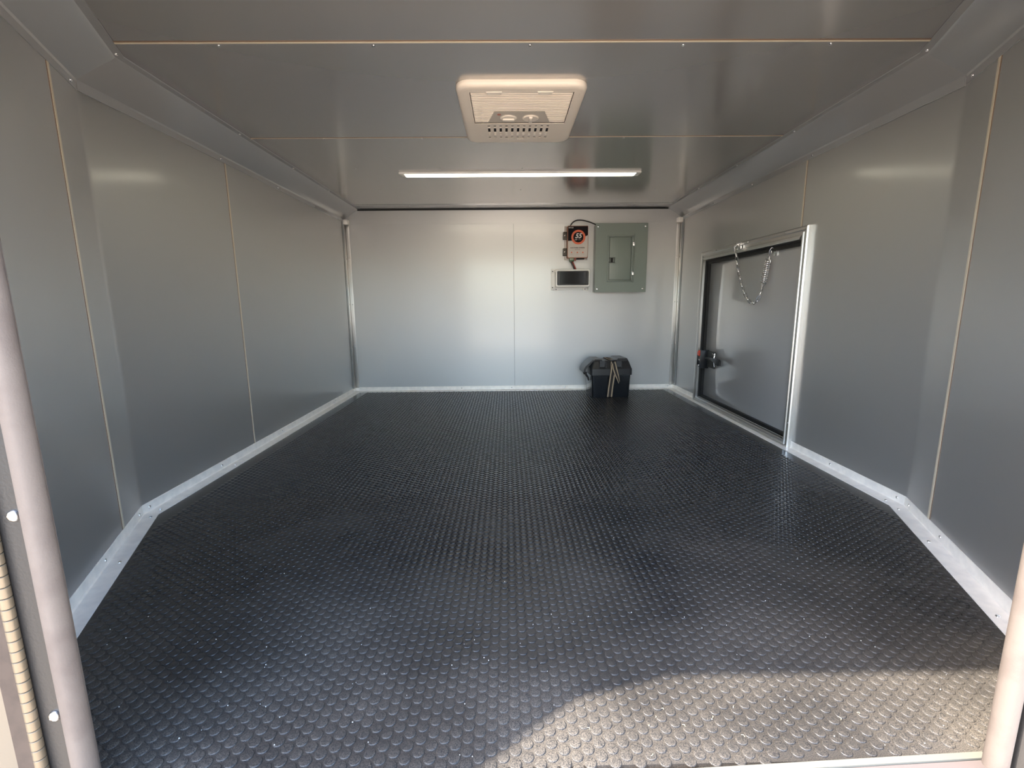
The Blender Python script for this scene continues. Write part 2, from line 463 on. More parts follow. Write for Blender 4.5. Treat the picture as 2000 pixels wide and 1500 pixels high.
for y in (1.225, 1.755, 2.166, 2.557, 2.90): cove_screw(1, y-YL, 'w'); cove_screw(3, D-y, 'w')
l0 = (BL_-FL).length; l4 = (FR-BR_).length
for t in (.03, .40): cove_screw(0, l0-t, 'w'); cove_screw(4, t, 'w')
cove_screw(0, l0-.035, 'c'); cove_screw(4, .035, 'c')
# overlapping ends of the angled coves, folded round onto the long coves
for i, L_, nm in ((1, .155, 'overlap_flap'), (3, .30, 'overlap_flap')):
    b = B(); rings = []
    n_ = 10; t_in = 0.0
    prof = []
    for k in range(n_+1):
        u = k/n_; prof.append(u)
    outer = []
    top = H - .0600
    for k in range(13):
        t = L_*k/12
        # rounded corner at the far end of the flap
        rr = .035; drop = .0225
        hgt = drop if t < L_-rr else drop*math.sqrt(max(0.0, 1-((t-(L_-rr))/rr)**2))
        outer.append((t, hgt))
    for t, hgt in outer:
        tt = t if i == 1 else (D-YR) - t
        p0, _, _ = on_wall(i, tt, .0016, top); p1, _, _ = on_wall(i, tt, .0046, top)
        q0, _, _ = on_wall(i, tt, .0016, top-.0005-hgt); q1, _, _ = on_wall(i, tt, .0046, top-.0005-hgt)
        rings.append([p0, p1, q1, q0])
    b.loft(rings); b.build(nm, COVE, COVES[i])
# header strip along the top of the end wall, with a ceiling leg and a black strip painting the shade between them
o = B().box(-HW+.001, HW-.001, D-.0018, D+.003, H-.093, H-.0115).build('trim_5', WALL)
tag(o, 'flat grey header strip along the top of the end wall', 'trim', 'structure'); T5 = o
B().prism([(-.9455, D-.1163), (.9455, D-.1163), (.962, D-.013), (-.962, D-.013)], 'z', H-.0035, H).build('ceiling_leg', COVE, T5)
B().box(-.965, .965, D-.0010, D+.002, H-.0115, H+.001).build('painted_gap_shade', BLACK, T5)
for x in (-.62, -.20, .28, .72): screw((x, D-.101, H-.0035), (0, 0, -1), T5, .8)

for side, nm, lb in ((-1, 'trim_6', 'bright aluminium corner post between the plain wall and the end wall'), (1, 'trim_7', 'bright aluminium corner post between the hatch wall and the end wall')):
    x = side*HW; z0, z1 = .024, H-.083
    b = B().box(x-side*.0, x-side*.027, D-.003, D+.003, z0, z1, .0008)
    o = b.build(nm, ALUB); tag(o, lb, 'corner trim', 'structure')
    B().box(x+side*.003, x-side*.0028, D-.048, D-.002, z0, z1, .0008).build('side_leg', COVE, o)
    B().box(x+side*.003, x-side*.0036, D-.022, D-.003, z0, z1, .0008).build('inner_leg', ALUB, o)
    B().box(x+side*.003, x-side*.0006, D-.053, D-.048, z0, z1).build('painted_gap_shade', BLACK, o)  # black strip paints the shadow line at the panel edge
    for z in (.845, .565, .295):
        screw((x-side*.018, D-.003, z), (0, -1, 0), o, .75); screw((x-side*.0036, D-.013, z), (-side, 0, 0), o, .75)
    B().box(x-side*.0005, x-side*.031, D-.034, D-.0005, z1-.012, z1+.016, .001).build('corner_clip', ALU, o)

bb_prof = [(0, .0285), (.0014, .0288), (.0024, .0270), (.0028, .0052), (.0050, .0030), (.0375, .0018), (.0380, 0), (0, 0)]
bbn = {0: ('baseboard_front_left', 'short angled aluminium floor trim beside the hinged door post'), 1: ('baseboard_left', 'long aluminium floor trim along the plain wall'),
       2: ('baseboard_back', 'aluminium floor trim along the end wall behind the battery box'), 3: ('baseboard_right', 'long aluminium floor trim under the hatch door'),
       4: ('baseboard_front_right', 'short angled aluminium floor trim reaching the sunlit door post')}
BBO = {}
for i, (nm, lb) in bbn.items():
    o = sweep(bb_prof, i).build(nm, ALU, smooth=20); tag(o, lb, 'baseboard', 'structure'); BBO[i] = o
def bb_screw(i, t, wallleg=True):
    if wallleg: p, nv, _ = on_wall(i, t, .0026, .015); screw(p, nv, BBO[i], .95)
    else: p, nv, _ = on_wall(i, t, .024, .0024); screw(p, (0, 0, 1), BBO[i], .95)
for t in (l0-.028, l0-.275, l0-.62): bb_screw(0, t); bb_screw(0, t+.004, False)
for t in (.026, .36, .80, 1.45, LL-.03): bb_screw(1, t)
bb_screw(1, .034, False); bb_screw(1, .40, False)
for x in (-1.02, -.62, -.35, -.02, .331, .75, 1.015): bb_screw(2, x+HW)
LR_ = (BR_-CR).length
for t in (.03, LR_-.30, LR_-.026): bb_screw(3, t)
bb_screw(3, LR_-.036, False)
for t in (.028, .215, .50): bb_screw(4, t); bb_screw(4, t+.006, False)

# ------------------------------------------------------------------ door_1: hatch in the right wall
d1 = empty('door_1', (HW, 2.17, 0), 'low hatch door with aluminium frame and black gasket in the right wall', 'door', 'structure')
def rail(name, y0, y1, z0, z1, horiz):
    """ridged aluminium rail on the wall face"""
    b = B()
    if horiz:
        h_ = z1-z0
        prof = [(1.052, z0), (1.034, z0), (1.032, z0+h_*.12), (1.032, z0+h_*.30), (1.036, z0+h_*.36), (1.036, z0+h_*.62), (1.033, z0+h_*.70), (1.033, z0+h_*.9), (1.037, z1), (1.052, z1)]
        sl = (z1-z0)
        if name == 'top_rail': ends = (lambda z: y0 + (z1-z), lambda z: y1 - (z1-z))
        else: ends = (lambda z: y0 + (z-z0), lambda z: y1 - (z-z0))
        b.loft([[(x, ends[0](z), z) for x, z in prof], [(x, ends[1](z), z) for x, z in prof]])
    else:
        w_ = y1-y0; inner_hi = name == 'near_rail'
        fr = [0, .12, .30, .36, .62, .70, .9, 1]; xs = [1.034, 1.032, 1.032, 1.036, 1.036, 1.033, 1.033, 1.037]
        if inner_hi: prof = [(1.052, y1)] + [(x, y1-w_*f) for x, f in zip(xs, fr)] + [(1.052, y0)]
        else: prof = [(1.052, y0)] + [(x, y0+w_*f) for x, f in zip(xs, fr)] + [(1.052, y1)]
        if inner_hi: cut = lambda y: y-y0
        else: cut = lambda y: y1-y
        b.loft([[(x, y, z0+cut(y)*.62) for x, y in prof], [(x, y, z1-cut(y)) for x, y in prof]])
    return b.build(name, ALUB, d1, 25)
FY0, FY1, FZ0, FZ1 = 1.716, 2.642, -.002, .832
rail('top_rail', FY0, FY1, FZ1-.045, FZ1, True)
rail('bottom_rail', FY0, FY1, FZ0, FZ0+.028, True)
rail('near_rail', FY0, FY0+.032, FZ0, FZ1, False)
rail('far_rail', FY1-.036, FY1, FZ0, FZ1, False)
def ring_x(b, x0, x1, y0, y1, z0, z1, wd, mi=0):
    b.box(x0, x1, y0, y1, z1-wd, z1); b.box(x0, x1, y0, y1, z0, z0+wd)
    b.box(x0, x1, y0, y0+wd, z0+wd, z1-wd); b.box(x0, x1, y1-wd, y1, z0+wd, z1-wd)
    return b
ring_x(B(), 1.046, 1.092, FY0+.028, FY1-.032, .018, FZ1-.040, .010).build('reveal', BLACK, d1)
ring_x(B(), 1.056, 1.080, FY0+.036, FY1-.040, .026, FZ1-.048, .016).build('gasket', BLACK, d1)
B().box(1.070, 1.092, FY0+.038, FY1-.042, .028, FZ1-.050, .002).build('leaf', mat('glossy_leaf_panel', (.40, .40, .40), .34, .35, .5, coat=1.0), d1)
MATS['glossy_leaf_panel'].node_tree.nodes['Principled BSDF'].inputs['Coat Roughness'].default_value = .035
for y in (1.85, 2.13, 2.45): screw((1.0325, y, FZ1-.008), (-1, 0, 0), d1, .7)
for y in (1.82, 2.10, 2.40): screw((1.0335, y, .012), (-1, 0, 0), d1, .7)
for z in (.10, .40, .64): screw((1.0325, FY0+.006, z), (-1, 0, 0), d1, .7)
# latch on the leaf
lt = B().box(1.062, 1.071, 2.455, 2.545, .206, .296, .004).build('latch', mat('dark_latch_plate', (.045, .048, .046), .5), d1); lt['label'] = 'black latch plate'
B().box(1.030, 1.074, 2.545, 2.585, .200, .292, .005).box(1.022, 1.070, 2.540, 2.548, .198, .300, .002).box(1.024, 1.07, 2.584, 2.592, .214, .284, .002).build('housing', BLKPL, lt)
B().lathe([(.017, 0), (.017, -.010), (.013, -.014)], (1.033, 2.564, .281), 'x', 18).build('release_button', RED, lt)['label'] = 'red release button'
b = B().loft([[(1.058, 2.54, .262), (1.046, 2.54, .262), (1.046, 2.54, .252), (1.058, 2.54, .252)],
              [(1.052, 2.45, .268), (1.040, 2.45, .268), (1.040, 2.45, .256), (1.052, 2.45, .256)],
              [(1.050, 2.41, .270), (1.034, 2.41, .270), (1.034, 2.41, .250), (1.050, 2.41, .250)],
              [(1.048, 2.355, .268), (1.034, 2.355, .268), (1.034, 2.355, .236), (1.048, 2.355, .236)],
              [(1.046, 2.340, .260), (1.036, 2.340, .260), (1.036, 2.340, .238), (1.046, 2.340, .238)]])
b.build('lever', BLKPL, lt)
B().tube([(1.046, 2.425, .268), (1.050, 2.425, .292)], .0028).tube([(1.042, 2.418, .25), (1.048, 2.418, .222)], .0025).tube([(1.046, 2.445, .290), (1.044, 2.40, .282)], .002).build('key', STEEL, lt)
B().lathe([(.006, 0), (.005, -.004)], (1.030, 2.566, .245), 'x', 12).lathe([(.004, 0), (.003, -.003)], (1.030, 2.574, .212), 'x', 10).build('rivet', STEEL, lt)

# ------------------------------------------------------------------ door_2: entry door, folded open outside on its hinge
d2 = empty('door_2', (-.575, .455, 0), 'entry doorway with grey vinyl seals, piano hinge and open cream door', 'door', 'structure')
def bulb(x, y, z0, z1, r, sgn):
    """hollow-looking bulb seal: two shallow lobes with a groove"""
    prof = []
    for k in range(24):
        a = 2*math.pi*k/24; rr = r*(1 - .10*max(0, math.cos(a - math.radians(-95)))**8)
        prof.append((x + rr*math.cos(a), y + rr*1.15*math.sin(a)))
    return B().prism(prof, 'z', z0, z1)
o = bulb(-.5325, .450, -.03, 1.05, .0108, 1).build('seal', SEAL, d2, 50)
o = bulb(.5175, .450, .024, 1.05, .0104, -1).build('seal', SEAL, d2, 50)
B().box(-.548, -.5435, .470, .478, -.01, 1.05, .001).build('seal_lip', SEAL, d2)
B().box(.5385, .543, .470, .478, 0, 1.05, .001).build('seal_lip', SEAL, d2)
B().box(-.545, .53, .445, .475, 1.032, 1.062, .006).build('header_seal', SEAL, d2)
B().box(-.605, -.540, .4545, .464, -.06, 1.08).build('jamb_flange', DKMET, d2)
B().box(.530, .70, .440, .4615, -.10, 1.10, .003).build('jamb_flange', DKMET, d2)
for z in (.112, .352, .62, .88): screw((-.560, .4543, z), (0, -1, 0), d2, 1.45)
screw((-.560, .4543, .0), (0, -1, 0), d2, 1.45)
B().prism([(-.545, .4370), (.545, .4805), (.545, .4885), (-.545, .4455)], 'z', -.012, .0028).build('threshold', mat('worn_threshold', (.17, .16, .13), .5, .1), d2)
B().prism([(-.57, .385), (.57, .430), (.57, .4805), (-.57, .437)], 'z', -.03, .0005).build('threshold_seal', mat('mauve_threshold_vinyl', (.125, .100, .092), .7, 0, .2), d2)
# piano hinge
hinge = B().tube([(-.5815, .4500, -.05), (-.5815, .4500, 1.06)], .0042, 10).build('hinge', HINGE, d2); hinge['label'] = 'long steel piano hinge'
b = B().lathe([(.0050, 0), (.0057, .0006), (.0057, .0113), (.0050, .0119)], (0, 0, 0), 'z', 12)
kn0 = b.build('knuckle', mat('hinge_knuckle', (.21, .165, .11), .45, .4), hinge); kn0.location = (-.5815, .4500, -.05)
for k in range(1, 88):
    kn = kn0.copy(); COL.objects.link(kn); kn.location = (-.5815, .4500, -.05 + .0125*k)
B().box(-.607, -.584, .4478, .4500, -.05, 1.06).build('hinge_plate', HINGE, hinge)
# open door leaf swings out to the left of the doorway
LD = Vector((-.80, -.60)).normalized(); LN = Vector((LD.y, -LD.x))
b = B(); th = .035
outline = [(0.0, -.045), (1.12, -.045), (1.12, .97), (1.09, 1.02), (1.04, 1.045), (.07, 1.045), (.02, 1.025), (0, .975)]
rings = []
for off in (0, th):
    rings.append([(-.600 + LD.x*s_ + LN.x*off, .452 + LD.y*s_ + LN.y*off, z) for s_, z in outline])
b.loft(rings); b.build('leaf', CREAM, d2)

# ------------------------------------------------------------------ text helper
def lettering(s, size, x, y, z, material, parent, shear=0.0, bold=0.0, name='lettering', wmax=None, align='CENTER'):
    cu = bpy.data.curves.new('txt', 'FONT'); cu.body = s; cu.size = size; cu.shear = shear; cu.offset = bold
    cu.align_x = align; cu.align_y = 'CENTER'; cu.resolution_u = 3
    to = bpy.data.objects.new('txt', cu); COL.objects.link(to)
    dg = bpy.context.evaluated_depsgraph_get(); me = bpy.data.meshes.new_from_object(to.evaluated_get(dg))
    bpy.data.objects.remove(to); bpy.data.curves.remove(cu)
    co = np.zeros(len(me.vertices)*3); me.vertices.foreach_get('co', co); co = co.reshape(-1, 3)
    k = 1.0
    if wmax:
        k = wmax/(co[:, 0].max()-co[:, 0].min())
    out = np.stack([co[:, 0]*k + x, np.full(len(co), y), co[:, 1] + z], 1)
    me.vertices.foreach_set('co', out.ravel()); me.update(); me.name = name
    return finish(name, me, material, parent, None)

# ------------------------------------------------------------------ electrical panel
ep = empty('electrical_panel', (.655, D, .63), 'grey green breaker panel cabinet with a small inset door', 'electrical panel')
PX0, PX1, PZ0, PZ1, PY = .4985, .8165, .6265, 1.0375, D-.090
B().box(PX0+.004, PX1-.008, PY+.004, D, PZ0+.004, PZ1-.004, .002).build('cabinet', GREEN, ep)
# cover plate with a door opening
b = B(); DX0, DX1, DZ0, DZ1 = .573, .728, .690, .966
b.box(PX0, DX0, PY, PY+.004, PZ0, PZ1).box(DX1, PX1, PY, PY+.004, PZ0, PZ1)
b.box(DX0, DX1, PY, PY+.004, PZ0, DZ0, .0).box(DX0, DX1, PY, PY+.004, DZ1, PZ1, .0)
b.build('cover', GREEN, ep)
b = B(); y0, y1 = PY-.0075, PY+.003; fw = .0085
for (a0, a1, c0, c1) in ((DX0, DX1, DZ1-fw, DZ1), (DX0, DX1, DZ0, DZ0+fw), (DX0, DX0+fw, DZ0, DZ1), (DX1-fw, DX1, DZ0, DZ1)):
    b.box(a0, a1, y0, y1, c0, c1, .0026)
b.build('door_surround', GREEN, ep)
B().box(DX0+.002, DX1-.002, PY+.0045, PY+.006, DZ0+.002, DZ1-.002).build('painted_door_gap_shade', DARKV, ep)  # dark sheet, paints the shade in the gap round the door
dr = B().box(DX0+fw+.004, DX1-fw-.004, PY-.0030, PY+.004, DZ0+fw+.004, DZ1-fw-.004, .0018).build('door', GREEN, ep)
b = B()
LX0, LX1, LZ0, LZ1 = .5765, .622, .801, .838
for (a0, a1, c0, c1) in ((LX0, LX1, LZ1-.004, LZ1), (LX0, LX1, LZ0, LZ0+.004), (LX1-.004, LX1, LZ0, LZ1)): b.box(a0, a1, PY-.0065, PY-.002, c0, c1, .001)
b.build('latch_surround', GREEN, dr)
B().box(LX0, LX1-.004, PY-.0045, PY-.0028, LZ0+.004, LZ1-.004).build('painted_recess_shade', DARKV, dr)  # dark patch on the door face, drawing the recess shade as colour
B().box(LX0+.003, LX0+.017, PY-.008, PY-.0045, LZ0+.007, LZ1-.007, .001).box(LX1-.016, LX1-.006, PY-.007, PY-.0045, LZ0+.007, LZ1-.006, .001).build('latch', GREEND, dr)
B().tube([(DX1+.007, PY-.004, DZ0-.006), (DX1+.010, PY-.004, DZ1+.008)], .003, 10).build('hinge_rod', GREEN, ep)
for z in (.915, .740):
    B().box(DX1-.002, DX1+.009, PY-.0085, PY-.004, z-.011, z+.011, .0012).build('hinge', SCREW, ep)['label'] = 'bright steel hinge tab'
for x, z in ((PX0+.014, PZ1-.020), (PX1-.016, PZ1-.019), (PX0+.014, PZ0+.020), (PX1-.020, PZ0+.020)):
    screw((x, PY-.0002, z), (0, -1, 0), ep, 1.5, .6)

# ------------------------------------------------------------------ power converter
pc = empty('power_converter', (.395, D, .838), 'small power converter with orange ring and number 55 on its face', 'converter')
CX0, CX1, CZ0, CZ1, CY = .3315, .4600, .8385, 1.0310, D-.050
B().box(CX0-.013, CX1+.004, D-.006, D, CZ0-.008, CZ1+.004, .002).build('mounting_flange', LABELW, pc)
b = B(); pts = rrect(CX0, CX1, CZ0, CZ1, .006)
b.loft([[(x, D-.006, z) for x, z in pts], [(x, CY+.003, z) for x, z in pts], [((x-.395)*.985+.395, CY, (z-.935)*.99+.935) for x, z in pts]])
b.build('case', CASE, pc)
FX0, FX1, FZ0_, FZ1_ = CX0+.0035, CX1-.0030, CZ0+.0035, CZ1-.0030
pts = rrect(FX0, FX1, FZ0_, FZ1_, .008)
face = B().loft([[(x, CY-.0004, z) for x, z in pts], [(x, CY-.0012, z) for x, z in pts]]).build('face_label', LABELW, pc)
B().prism([(FX0, FZ1_), (FX1, FZ1_), (FX1, .975), (.425, .956), (.40, .945), (.365, .942), (FX0, .940)], 'y', CY-.0012, CY-.0016).build('dark_field', LABELD, face)
ya = CY-.0018
b = B(); n_ = 40; cxr, czr = .3985, .9625
for k in range(n_):
    a, a2 = 2*math.pi*k/n_, 2*math.pi*(k+1)/n_
    b.bm.faces.new([b.bm.verts.new((cxr + r*math.cos(t), ya, czr + r*math.sin(t))) for r, t in ((.031, a), (.031, a2), (.0435, a2), (.0435, a))])
b.build('orange_ring', ORANGE, face)
B().lathe([(.0312, 0), (.0312, -.0003)], (cxr, CY-.0016, czr), 'y', 40).build('dark_disc', LABELD, face)
lettering('55', .040, cxr-.001, CY-.0021, czr+.0065, TXTW, face, .28, .0011)
lettering('AMP', .0085, cxr-.0150, CY-.0021, czr-.0155, LABELW, face, .28, .0002)
lettering('MAX', .0085, cxr+.0085, CY-.0021, czr-.0155, TXTG, face, .28, .0002)
lettering('VEVOR', .0098, .3520, CY-.0018, 1.0185, LABELW, face, .28, .0003)
lettering('AC-DC POWER CONVERTER', .0080, .394, CY-.0015, .8990, TXTD, face, 0, .0004, wmax=.090)
lettering('110V TO 12V', .0052, .394, CY-.0015, .8880, TXTD, face, 0, .0002, wmax=.034)
for x0 in (.356, .415): B().box(x0, x0+.018, CY-.0014, CY-.0012, .8877, .8883).build('rule', TXTG, face)
for x, s_ in ((.358, 'CHARGE'), (.394, 'POWER'), (.428, 'PROTECT')):
    B().lathe([(.0042, 0), (.0042, -.0003)], (x, CY-.0012, .8715), 'y', 12).build('icon_dot', ORANGE, face)
    lettering(s_, .0042, x, CY-.0015, .8615, TXTG, face, 0, 0)
for x0 in (.3755, .411): B().box(x0, x0+.0003, CY-.0014, CY-.0012, .862, .876).build('divider', TXTG, face)
for z in (.974, .876):
    tb = B().box(.308, .334, D-.044, D-.008, z-.022, z+.022, .001).build('terminal_bracket', mat('dark_bracket', (.045, .035, .025), .45, .3), pc)
    B().prism([(.311, z-.004), (.316, z-.003), (.319, z+.004), (.314, z+.003)], 'y', D-.0440, D-.0446).build('arrow_mark', TXTW, tb)
b = B().box(.346, .374, CY+.002, CY+.022, .818, .840, .001).build('green_connector', PCB, pc)
B().box(.350, .355, CY+.0012, CY+.003, .829, .835).box(.358, .362, CY+.0012, CY+.003, .829, .835).box(.366, .370, CY+.0012, CY+.003, .829, .835).build('terminal', TXTW, b)
B().box(.377, .380, CY+.004, CY+.016, .822, .840).box(.3835, .3865, CY+.004, CY+.016, .822, .840).build('fuse_blade', REDW, pc)
B().box(.392, .440, CY+.006, CY+.036, .8315, .840, .001).build('lower_vent', DARKV, pc)

# cable from the converter's top into the breaker panel
pts = []
A0, A1, A2, A3 = Vector((.351, D-.030, 1.030)), Vector((.368, D-.034, 1.078)), Vector((.425, D-.034, 1.076)), Vector((.512, D-.046, 1.034))
for k in range(25):
    t = k/24; pts.append(A0*(1-t)**3 + A1*3*t*(1-t)**2 + A2*3*t*t*(1-t) + A3*t**3)
tag(B().tube(pts, .0036, 8).build('cable', BLKW), 'black cable arching from the converter into the grey green panel', 'cable')
# two wires from the converter down to the white meter box
for nm, mt_, dx, lb in (('wire', BLKW, -.0045, 'dark wire from the green connector down to the white meter box'), ('wire', REDW, .0045, 'red wire from the green connector down to the white meter box')):
    p0 = Vector((.360+dx, CY+.012, .820)); p3 = Vector((.385+dx, D-.036, .766)); pts = []
    for k in range(13):
        t = k/12; q = p0.lerp(p3, t); q.y -= .006*math.sin(math.pi*t); pts.append(q)
    tag(B().tube(pts, .0046, 8).build(nm, mt_), lb, 'wire')

# ------------------------------------------------------------------ meter box with smoked window
mb = empty('meter_box', (.367, D, .643), 'white meter box with dark smoked window under the converter', 'meter box')
MX0, MX1, MZ0, MZ1, MY = .2600, .4735, .6625, .7695, D-.058
b = B().box(.236, .478, D-.004, D, .645, .774, .001); b.build('back_plate', WHT, mb)
pts = rrect(MX0, MX1, MZ0, MZ1, .008)
B().loft([[(x, D-.004, z) for x, z in pts], [(x, MY+.003, z) for x, z in pts], [((x-.367)*.985+.367, MY, (z-.716)*.97+.716) for x, z in pts]]).build('housing', WHT, mb)
bz = B()
pts = rrect(MX0+.0085, MX1-.0075, MZ0+.0095, MZ1-.0095, .007)
bz.loft([[(x, MY+.001, z) for x, z in pts], [(x, MY-.0008, z) for x, z in pts]]); bz = bz.build('bezel', BEZEL, mb)
b = B()
for (a0, a1, c0, c1) in ((.288, .452, .7535, .7555), (.288, .452, .6785, .6805), (.288, .290, .6785, .7555), (.450, .452, .6785, .7555)): b.box(a0, a1, MY-.0022, MY-.0006, c0, c1)
b.build('window_rim', DARKV, bz)
B().box(.290, .450, MY-.0016, MY-.0006, .6805, .7535).build('window', SMOKE, bz)
for x, z in ((.276, .748), (.276, .684), (.459, .684), (.459, .748)):
    B().lathe([(.0042, 0), (.0042, -.0014), (.003, -.002)], (x, MY-.0008, z), 'y', 12).build('bezel_screw', BLKPL, bz)
for z0_, z1_ in ((.745, .776), (.645, .676)):
    b = B().prism([(.2360, z0_), (.2590, z0_+.008), (.2590, z1_-.008), (.2360, z1_)], 'y', D-.0105, D-.004).box(.2545, .2600, D-.040, D-.0045, z0_+.008, z1_-.008, .001)
    q = b.build('mounting_ear', WHT, mb)
    B().lathe([(.0034, 0), (.0034, -.0006)], (.245, D-.0104, (z0_+z1_)/2), 'y', 12).build('painted_hole_shade', DARKV, q)  # dark disc on the ear, painted as the shade of a hole
for x in (.268, .452):
    q = B().prism([(x-.014, .640), (x+.014, .640), (x+.010, .664), (x-.010, .664)], 'y', D-.0105, D-.004).box(x-.010, x+.010, D-.040, D-.0045, .6590, .6635, .001).build('mounting_ear', WHT, mb)
    B().lathe([(.0032, 0), (.0032, -.0006)], (x, D-.0104, .649), 'y', 12).build('painted_hole_shade', DARKV, q)  # same dark disc, hole shade as colour

# ------------------------------------------------------------------ battery box on the floor
bx = empty('battery_box', (.573, 2.81, .0015), 'black plastic battery box with lid and striped strap on the rubber floor', 'battery box')
RB = Matrix.Translation((.572, 2.72, .0015)) @ Matrix.Rotation(math.radians(2.5), 4, 'Z')
def L(p): return RB @ Vector(p)
def bring(x0, x1, y0, y1, z, r=.012):
    return [L((x, y, z)) for x, y in rrect(x0, x1, y0, y1, r, 4)]
b = B().loft([bring(-.111, .111, .004, .184, 0), bring(-.112, .112, .003, .185, .004), bring(-.118, .118, 0, .19, .150)])
b.build('body', BOXPL, bx)
lid = B().loft([bring(-.122, .124, -.006, .196, .136), bring(-.122, .124, -.006, .196, .173), bring(-.120, .122, -.003, .193, .1765),
                bring(-.106, .110, .012, .178, .214), bring(-.102, .106, .018, .172, .2185)]).build('lid', LIDPL, bx)
# raised ends and front bosses on the lid
B().loft([bring(-.104, -.048, .016, .174, .2175, .004), bring(-.096, -.056, .020, .170, .2285, .004)]).build('raised_end', LIDPL, lid)
B().loft([bring(.030, .107, .016, .174, .2175, .004), bring(.044, .098, .020, .170, .2335, .004)]).build('raised_end', LIDPL, lid)
for x in (-.058, .042):
    bb = B()
    bb.loft([[L((x-.014, -.006, .186)), L((x+.014, -.006, .186)), L((x+.014, .004, .186)), L((x-.014, .004, .186))],
             [L((x-.016, -.003, .222)), L((x+.016, -.003, .222)), L((x+.016, .020, .222)), L((x-.016, .020, .222))]]).build('vent_boss', BLKPL, lid)
for x in (-.034, .020, .062):
    bb = B().loft([[L((x-.004, -.004, .180)), L((x+.004, -.004, .180)), L((x+.004, .002, .180)), L((x-.004, .002, .180))],
                   [L((x-.004, .008, .214)), L((x+.004, .008, .214)), L((x+.004, .016, .214)), L((x-.004, .016, .214))]])
    bb.build('rib', LIDPL, lid)
# carry handle arch at the left end, and a stub at the right end
def arch(sg, y0, y1):
    b_ = B()
    prof = [(-.120, .196), (-.110, .210), (-.098, .222), (-.108, .224), (-.128, .206), (-.150, .186), (-.160, .168), (-.160, .150), (-.150, .150), (-.148, .166), (-.138, .182)]
    prof = [(sg*-p[0] if sg > 0 else p[0], p[1]) for p in prof]
    return b_.loft([[L((x, y0, z)) for x, z in prof], [L((x, y1, z)) for x, z in prof]])
arch(-1, .030, .160).build('handle', LIDPL, lid)
B().box(.118, .132, .05, .14, .138, .150, .003, M=RB).build('catch', BLKPL, lid)
B().tube([L((-.146, .06, .148)), L((-.138, .058, .128)), L((-.130, .056, .118)), L((-.124, .054, .098))], .006, 8).build('rope_end', BLKW, bx)
B().tube([L((-.150, .10, .150)), L((-.142, .10, .132)), L((-.126, .10, .140))], .006, 8).build('rope_end', BLKW, bx)
B().box(.060, .072, -.0085, -.0045, .139, .147, .001, M=RB).build('catch', BLKPL, lid)
# strap with tan stripes, over the lid and down the front
def ribbon(path, wid, th, name, parent):
    """path: (centre x, y, z, normal) points in box space; five columns across for the stripes"""
    b_ = B(); fr = [-.5, -.40, -.22, .22, .40, .5]; mi = [1, 0, 1, 0, 1]
    rows = []
    for (x, y, z, ny, nz, dxw, dzw) in path:
        rows.append([[L((x + f*wid*dxw, y + ny*o_, z + nz*o_ + f*wid*dzw)) for f in fr] for o_ in (0, th)])
    V = [[[b_.bm.verts.new(p) for p in lay] for lay in r] for r in rows]
    for a, c in zip(V, V[1:]):
        for k in range(5):
            for lay in (0, 1):
                q = (a[lay][k], a[lay][k+1], c[lay][k+1], c[lay][k])
                b_.bm.faces.new(q).material_index = mi[k]
        for k in (0, 5):
            b_.bm.faces.new((a[0][k], a[1][k], c[1][k], c[0][k])).material_index = 1
    return b_.build(name, [TANW, BRNW], parent, 30)
st = ribbon([(-.008, -.001, .004, -1, 0, 1, 0), (-.004, -.0035, .060, -1, 0, 1, 0), (.004, -.0070, .134, -1, 0, 1, 0), (.006, -.0085, .150, -1, 0, 1, 0), (.008, -.0085, .174, -1, .2, 1, 0),
             (.010, .0060, .214, -.8, .5, 1, 0), (.010, .016, .2215, 0, 1, 1, 0), (.010, .174, .2215, 0, 1, 1, 0), (.010, .186, .212, .8, .5, 1, 0), (.010, .199, .172, 1, 0, 1, 0), (.008, .196, .14, 1, 0, 1, 0), (.006, .188, .004, 1, 0, 1, 0)],
            .036, .0016, 'strap', bx)
st['label'] = 'brown strap with two tan stripes'
ribbon([(.012, -.0020, .206, -1, .3, 1, 0), (.016, -.0115, .178, -1, 0, 1, .1), (.025, -.0125, .150, -1, 0, .85, .3), (.036, -.0105, .122, -1, 0, .6, .45), (.046, -.0080, .092, -1, 0, .25, .5)], .032, .0014, 'strap_tail', st)
B().box(-.008, .030, -.004, .024, .2195, .2275, .002, M=RB).build('buckle', BLKPL, st)

# ------------------------------------------------------------------ ceiling ventilation unit
av = empty('ceiling_vent', (0, 1.545, H), 'ivory ceiling air unit cover with ribbed grille and two knobs', 'air vent')
VX0, VX1, VY0, VY1, ZB = -.1790, .1765, 1.340, 1.785, H-.0165
def vring(ins, z, r): return [(x, y, z) for x, y in rrect(VX0+ins, VX1-ins, VY0+ins, VY1-ins, r, 8)]
GX0, GX1, GY0, GY1 = -.143, .143, 1.376, 1.598
b = B().loft([vring(0, H, .040), vring(-.001, H-.007, .041), vring(.0015, H-.012, .039), vring(.006, H-.0155, .036), vring(.011, ZB, .034), vring(.018, ZB-.0004, .030)], cap0=False, cap1=False)
b.build('rim', IVORY, av, 40)
# face plate in strips around the grille opening and the row of slots
SY0, SY1 = 1.616, 1.727; NS = 11; SX0, SX1 = -.0990, .0915
pl = B(); zt = ZB-.0004; zu = ZB+.0008
inner = rrect(VX0+.016, VX1-.016, VY0+.016, VY1-.016, .032, 8)
